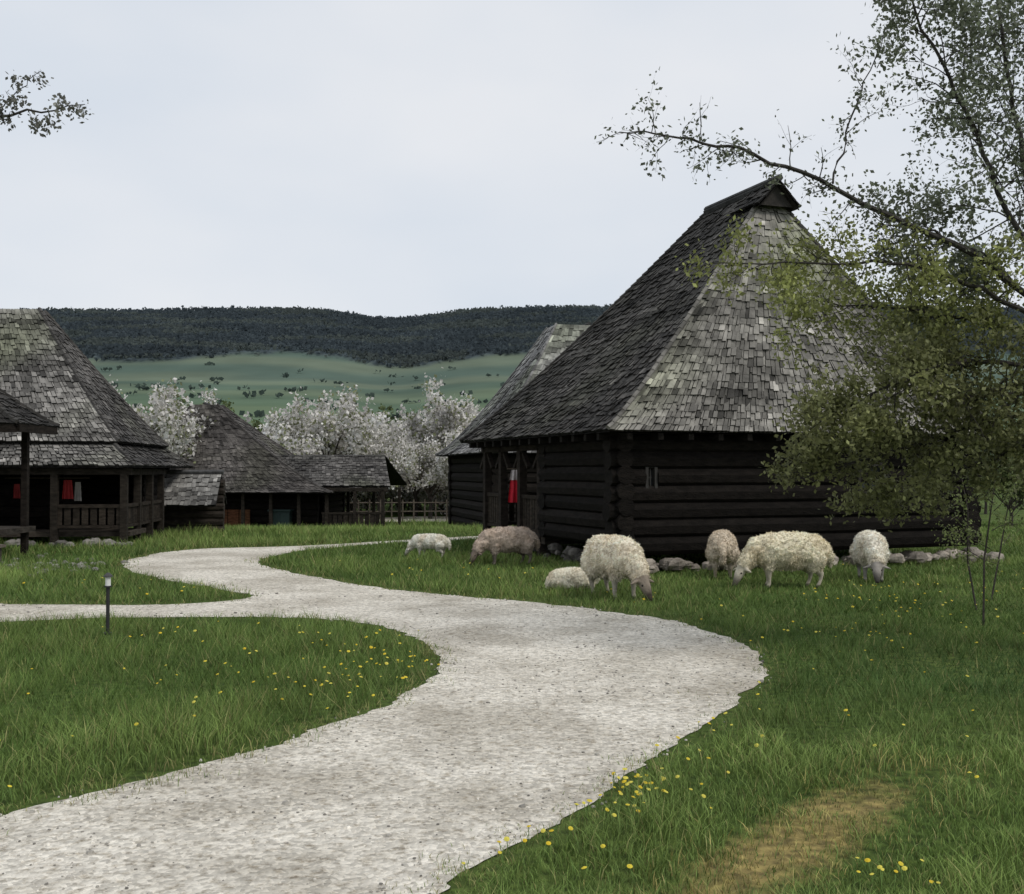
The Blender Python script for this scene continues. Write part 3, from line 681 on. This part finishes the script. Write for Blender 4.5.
leaves('foliage',[(tA,2,.018,(.13,.145,.10),.04),(tB,3,.021,(.16,.18,.12),.06),(tC,3,.021,(.24,.26,.09),.06),(tD,3,.022,(.17,.18,.075),.06)],T)
T2=empty('young_tree'); mb=MB(); tips=[]
for (a,b) in (((982,625),(1000,440)),((975,610),(960,470)),((990,600),(1020,470))):
    g=G(*a); e=P(b[0],b[1],g.y-.1); pts=[g,g.lerp(e,.35)+rvec()*.05,g.lerp(e,.7)+rvec()*.06,e]
    mb.tube(pts,[.012,.01,.007,.004],(.06,.05,.045),5,False)
    for k in range(10): grow(mb,tips,g.lerp(e,random.uniform(.35,1)),rvec()+Vector((0,0,.6)),.35,.005,0,1,.3,.02,2)
mb.obj('stems',M_bark,T2); leaves('foliage',[(tips,3,.018,(.14,.17,.06),.04)],T2)
T3=empty('blossoming_fruit_tree'); mb=MB(); tips=[]; d=8
b_=Vector(((-330-512)*d/F,d,0)); mb.tube([b_,b_+Vector((.05,0,1)),P(-300,300,8),P(-280,220,8)],[.17,.13,.11,.09],(.06,.05,.043),9,False)
limb(mb,[(-290,240,8),(-160,170,8),(-60,130,8),(10,112,8),(82,102,8)],.03,.003,tips,16,.18,.004,1,.3,.9,.0,2)
limb(mb,[(-20,118,8),(10,95,8),(38,68,8)],.006,.002,tips,4,.08,.003,1,.3,1,.0,1)
t2=[]
limb(mb,[(-290,240,8),(-300,100,8),(-250,-50,8)],.06,.01,t2,14,.7,.012,2,.3,1,.02,3)
limb(mb,[(-290,250,8),(-420,150,8.3),(-520,50,8.5)],.06,.01,t2,14,.7,.012,2,.3,1,.02,3)
mb.obj('branches',M_bark,T3); leaves('foliage',[(tips,3,.017,(.14,.14,.12),.03),(t2,2,.018,(.3,.3,.25),.05)],T3)
# ---------------------------------------------------------------- sheep
def sph(c,r,sc=(1,1,1)):
    vs=[];nu,nv=12,8; c=Vector(c)
    vs.append(c+Vector((0,0,r*sc[2])))
    for j in range(1,nv):
        th=math.pi*j/nv
        for i in range(nu):
            a=2*math.pi*i/nu; vs.append(c+Vector((math.sin(th)*math.cos(a)*r*sc[0],math.sin(th)*math.sin(a)*r*sc[1],math.cos(th)*r*sc[2])))
    vs.append(c-Vector((0,0,r*sc[2]))); L=len(vs)-1
    fs=[(0,1+i,1+(i+1)%nu) for i in range(nu)]
    for j in range(nv-2):
        for i in range(nu): a=1+j*nu; fs.append((a+i,a+nu+i,a+nu+(i+1)%nu,a+(i+1)%nu))
    a=1+(nv-2)*nu; fs+=[(a+i,L,a+(i+1)%nu) for i in range(nu)]
    return vs,fs
def sheep(name,loc,rz,scale,pose='graze',wool=(.60,.54,.43),face=(.42,.37,.3),leg=(.3,.27,.22),fat=1.0,hturn=0.0,seed=1):
    mb=MB(); heads=[];legs=[]
    def chain(pts,st=.4,tag=None,sc=(1,1,1)):
        for (p,r),(q,s) in zip(pts[:-1],pts[1:]):
            p=Vector(p);q=Vector(q); L=(q-p).length; n=max(2,int(L/(min(r,s)*st))+1)
            for i in range(n+1):
                t=i/n; c=p.lerp(q,t); rr=r+(s-r)*t; v,f=sph(c,rr,sc); mb.add(v,f,(1,1,1))
                if tag is not None: tag.append((c,rr,t))
    dz=0 if pose!='lie' else -.27
    f=fat
    chain([((-.47,0,.51+dz),.165*f),((-.35,0,.525+dz),.22*f),((-.05,0,.515+dz),.25*f),((.25,0,.52+dz),.23*f),((.40,0,.53+dz),.18*f)],.25,None,(1,.95,1))
    t=hturn
    if pose=='graze':
        nk=[((.40,0,.54),.165),((.56,.05*t,.42),.125),((.65,.12*t,.30),.092)]; hd=[((.67,.12*t,.28),.078),((.72,.16*t,.20),.068),((.79,.22*t,.07),.040)]
    else:
        nk=[((.40,0,.27),.17),((.52,.05*t,.30),.13),((.57,.12*t,.33),.09)]; hd=[((.58,.12*t,.33),.08),((.64,.16*t,.30),.068),((.74,.22*t,.22),.042)]
    chain(nk,.35); chain(hd,.3,heads)
    hb=Vector(hd[0][0]); hm=Vector(hd[2][0]); ax=(hm-hb).normalized(); side=Vector((-ax.y,ax.x,0))
    side=side.normalized() if side.length>.05 else Vector((0,1,0)); up=side.cross(ax).normalized()*-1
    if up.dot(Vector((1,0,.6)))<0: up=-up
    for s in(-1,1):
        e0=hb+side*s*.06; e1=e0+side*s*.13-Vector((0,0,.04)); chain([(e0,.024),((e0+e1)/2,.03),(e1,.014)],.4,heads,(1,1,.8))
    if pose!='lie':
        for s in(-1,1):
            fo=.03*s; 
            chain([((.26,s*.10,.42),.12),((.27+fo,s*.115,.25),.05),((.265+fo,s*.115,.15),.033),((.26+fo,s*.115,.07),.027),((.285+fo,s*.115,.025),.032)],.4,legs)
            chain([((-.38,s*.11,.42),.15),((-.31-fo,s*.125,.32),.09),((-.43-fo,s*.12,.2),.042),((-.425-fo,s*.12,.13),.03),((-.405-fo,s*.12,.07),.027),((-.38-fo,s*.12,.025),.032)],.4,legs)
    else:
        for s in(-1,1):
            chain([((.26,s*.14,.15),.08),((.42,s*.15,.06),.04),((.28,s*.17,.035),.03)],.4,legs)
            chain([((-.35,s*.15,.17),.12),((-.15,s*.2,.09),.07),((-.3,s*.21,.04),.035),((-.15,s*.22,.03),.03)],.4,legs)
    chain([((-.60,0,.52+dz),.06),((-.65,0,.42+dz),.05),((-.645,0,.3+dz if pose!='lie' else .08),.035)],.4)
    o=mb.obj(name+'_tmp',M_wool)
    m=o.modifiers.new('r','REMESH'); m.mode='VOXEL'; m.voxel_size=.0155
    m=o.modifiers.new('s','SMOOTH'); m.iterations=4; m.factor=.6
    dg=bpy.context.evaluated_depsgraph_get(); ev=o.evaluated_get(dg); me=bpy.data.meshes.new_from_object(ev); bpy.data.objects.remove(o)
    nv=len(me.vertices); co=np.empty(nv*3,np.float32); me.vertices.foreach_get('co',co); co=co.reshape(-1,3)
    no=np.array([tuple(v.normal) for v in me.vertices])
    def mask(tags,grow_):
        best=np.full(nv,9.)
        for c,rr,_ in tags: best=np.minimum(best,np.linalg.norm(co-np.array(c)[None],axis=1)-rr)
        return best<grow_
    hm_=mask(heads,.008); 
    lm_=mask(legs,.008)&(co[:,2]<(.24 if pose!='lie' else .07)); wm=~(hm_|lm_)
    disp=np.zeros(nv); col=np.zeros((nv,3),np.float32)
    for i in range(nv):
        p=Vector(co[i])+Vector((seed*3.7,0,0))
        b=noise.noise(p*22)
        if wm[i]:
            a=noise.noise(p*8); c=noise.noise(p*50)
            disp[i]=.020*a+.012*b+.008*c+.004
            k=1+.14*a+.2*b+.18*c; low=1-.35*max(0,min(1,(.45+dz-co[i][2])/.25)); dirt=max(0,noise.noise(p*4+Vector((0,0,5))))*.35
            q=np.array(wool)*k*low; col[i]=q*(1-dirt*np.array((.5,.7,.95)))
        elif hm_[i]:
            t=(Vector(co[i])-hb).dot(ax)/max(.01,(hm-hb).length); kk=1 if t<.4 else max(.22,1-(t-.4)*1.6); col[i]=np.array(face)*kk*(1+.15*b)
        else: col[i]=np.array(leg)*(1+.2*b)*(.35 if co[i][2]<.04 else 1)
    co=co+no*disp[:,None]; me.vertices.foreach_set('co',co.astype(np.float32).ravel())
    ca=me.color_attributes.get('Col')
    if ca: me.color_attributes.remove(ca)
    ca=me.color_attributes.new('Col','FLOAT_COLOR','POINT'); arr=np.ones((nv,4),np.float32); arr[:,:3]=np.clip(col,.01,.9); ca.data.foreach_set('color',arr.ravel())
    me.polygons.foreach_set('use_smooth',[True]*len(me.polygons)); me.materials.clear(); me.materials.append(M_wool); me.update()
    e=empty(name,loc,rz); e.scale=(scale,)*3
    link(bpy.data.objects.new('body',me),e)
    ids=np.random.choice(np.where(wm)[0],9000); pr=co[ids]; nn=no[ids]
    dirn=nn*.7+np.array((0,0,-.6))+np.random.randn(len(ids),3)*.4; dirn/=np.linalg.norm(dirn,axis=1)[:,None]
    sd=np.cross(dirn,np.random.randn(len(ids),3)); sd/=np.linalg.norm(sd,axis=1)[:,None]
    L=(.014+.022*np.random.rand(len(ids)))[:,None]; Wd=.007
    Vt=np.stack([pr-sd*Wd,pr+sd*Wd,pr+dirn*L],1).reshape(-1,3); cc=col[ids]*(.8+.4*np.random.rand(len(ids),1)); Ct=np.repeat(np.clip(cc,.01,.9),3,axis=0)
    npmesh('fleece_locks',Vt,np.arange(len(Vt)).reshape(-1,3),Ct,M_wool,e)
    mb=MB(); em=hb.lerp(hm,.35)
    for s in(-1,1):
        v,f=sph(em+side*s*.062+up*.025,.013); mb.add(v,f,(.015,.012,.01))
        v,f=sph(hm+ax*.033+side*s*.018+up*.012,.009); mb.add(v,f,(.03,.02,.02))
    mb.obj('eyes_and_nostrils',M_misc,e,True)
    return e
R=math.radians
sheep('sheep',G(614,597),R(-68),1.0,'graze',(.84,.76,.61),(.30,.25,.2),(.4,.36,.3),fat=1.05,hturn=.3,seed=1)
sheep('sheep',G(786,587),R(186),.96,'graze',(.82,.75,.57),(.55,.5,.4),(.5,.45,.36),fat=1.08,hturn=.5,seed=2)
sheep('sheep',G(722,577),R(80),.92,'graze',(.66,.57,.45),(.35,.3,.24),(.3,.26,.2),fat=.96,seed=3)
sheep('sheep',G(870,580),R(-100),.95,'graze',(.86,.80,.68),(.36,.33,.3),(.3,.28,.26),fat=.93,hturn=-.1,seed=4)
sheep('sheep',G(507,565),R(200),.84,'graze',(.56,.46,.38),(.2,.16,.13),(.2,.17,.14),fat=1.02,hturn=.4,seed=5)
sheep('lamb',G(574,589),R(15),.58,'lie',(.84,.78,.64),(.5,.45,.36),fat=1.05,hturn=-.6,seed=6)
sheep('lamb',G(430,558),R(160),.60,'graze',(.84,.8,.7),(.65,.6,.54),(.6,.55,.5),fat=.9,hturn=.3,seed=7)
# ---------------------------------------------------------------- path lamp
g=G(109,634); L=empty('garden_path_lamp',g); mb=MB()
mb.tube([(0,0,-.05),(0,0,.46)],[.018,.018],(.03,.03,.03),10); mb.tube([(0,0,0.0),(0,0,.02)],[.045,.045],(.03,.03,.03),12)
mb.tube([(0,0,.46),(0,0,.475)],[.035,.035],(.03,.03,.03),12); mb.tube([(0,0,.475),(0,0,.56)],[.026,.026],(.75,.75,.72),12)
mb.tube([(0,0,.56),(0,0,.575),(0,0,.60)],[.045,.04,.012],(.06,.06,.06),12); mb.obj('post_and_head',M_misc,L)
# ---------------------------------------------------------------- sky & light
w=bpy.data.worlds.new('World'); S.world=w; w.use_nodes=True; nt=w.node_tree; bg=nt.nodes['Background']
el,az=R(48),R(125)
sk=N(nt,'ShaderNodeTexSky',sky_type='NISHITA'); sk.sun_disc=False; sk.sun_elevation=el; sk.sun_rotation=az
tc=N(nt,'ShaderNodeTexCoord'); mp=N(nt,'ShaderNodeMapping'); mp.inputs['Scale'].default_value=(1,1,2.2); nt.links.new(tc.outputs['Generated'],mp.inputs['Vector'])
no=N(nt,'ShaderNodeTexNoise'); no.inputs['Scale'].default_value=2.4; no.inputs['Detail'].default_value=4; no.inputs['Roughness'].default_value=.45; nt.links.new(mp.outputs[0],no.inputs['Vector'])
cr=N(nt,'ShaderNodeValToRGB'); e=cr.color_ramp.elements; e[0].position=.33; e[0].color=(.69,.75,.83,1); e[1].position=.66; e[1].color=(.83,.85,.885,1)
nt.links.new(no.outputs['Fac'],cr.inputs[0])
sc=N(nt,'ShaderNodeVectorMath',operation='SCALE'); sc.inputs['Scale'].default_value=10.0; nt.links.new(cr.outputs[0],sc.inputs[0])
mx=N(nt,'ShaderNodeMix',data_type='RGBA'); mx.inputs['Factor'].default_value=.93
nt.links.new(sk.outputs[0],mx.inputs['A']); nt.links.new(sc.outputs[0],mx.inputs['B']); nt.links.new(mx.outputs['Result'],bg.inputs['Color'])
bg.inputs['Strength'].default_value=.1
sl=bpy.data.lights.new('sun','SUN'); sl.energy=1.5; sl.angle=R(16); sl.color=(1,.95,.87); so=bpy.data.objects.new('sun',sl); link(so)
dirv=Vector((math.sin(az)*math.cos(el),math.cos(az)*math.cos(el),math.sin(el))); so.rotation_euler=dirv.to_track_quat('Z','Y').to_euler()
cam=bpy.data.cameras.new('camera'); cam.lens=36*F/1024; cam.sensor_width=36; cam.clip_end=6000; cam.clip_start=.05
co=bpy.data.objects.new('camera',cam); link(co); co.location=(0,0,CH); co.rotation_euler=(R(90)+math.atan(23/F),0,0); S.camera=co
S.view_settings.view_transform='Standard'; S.view_settings.look='None'; S.view_settings.exposure=0
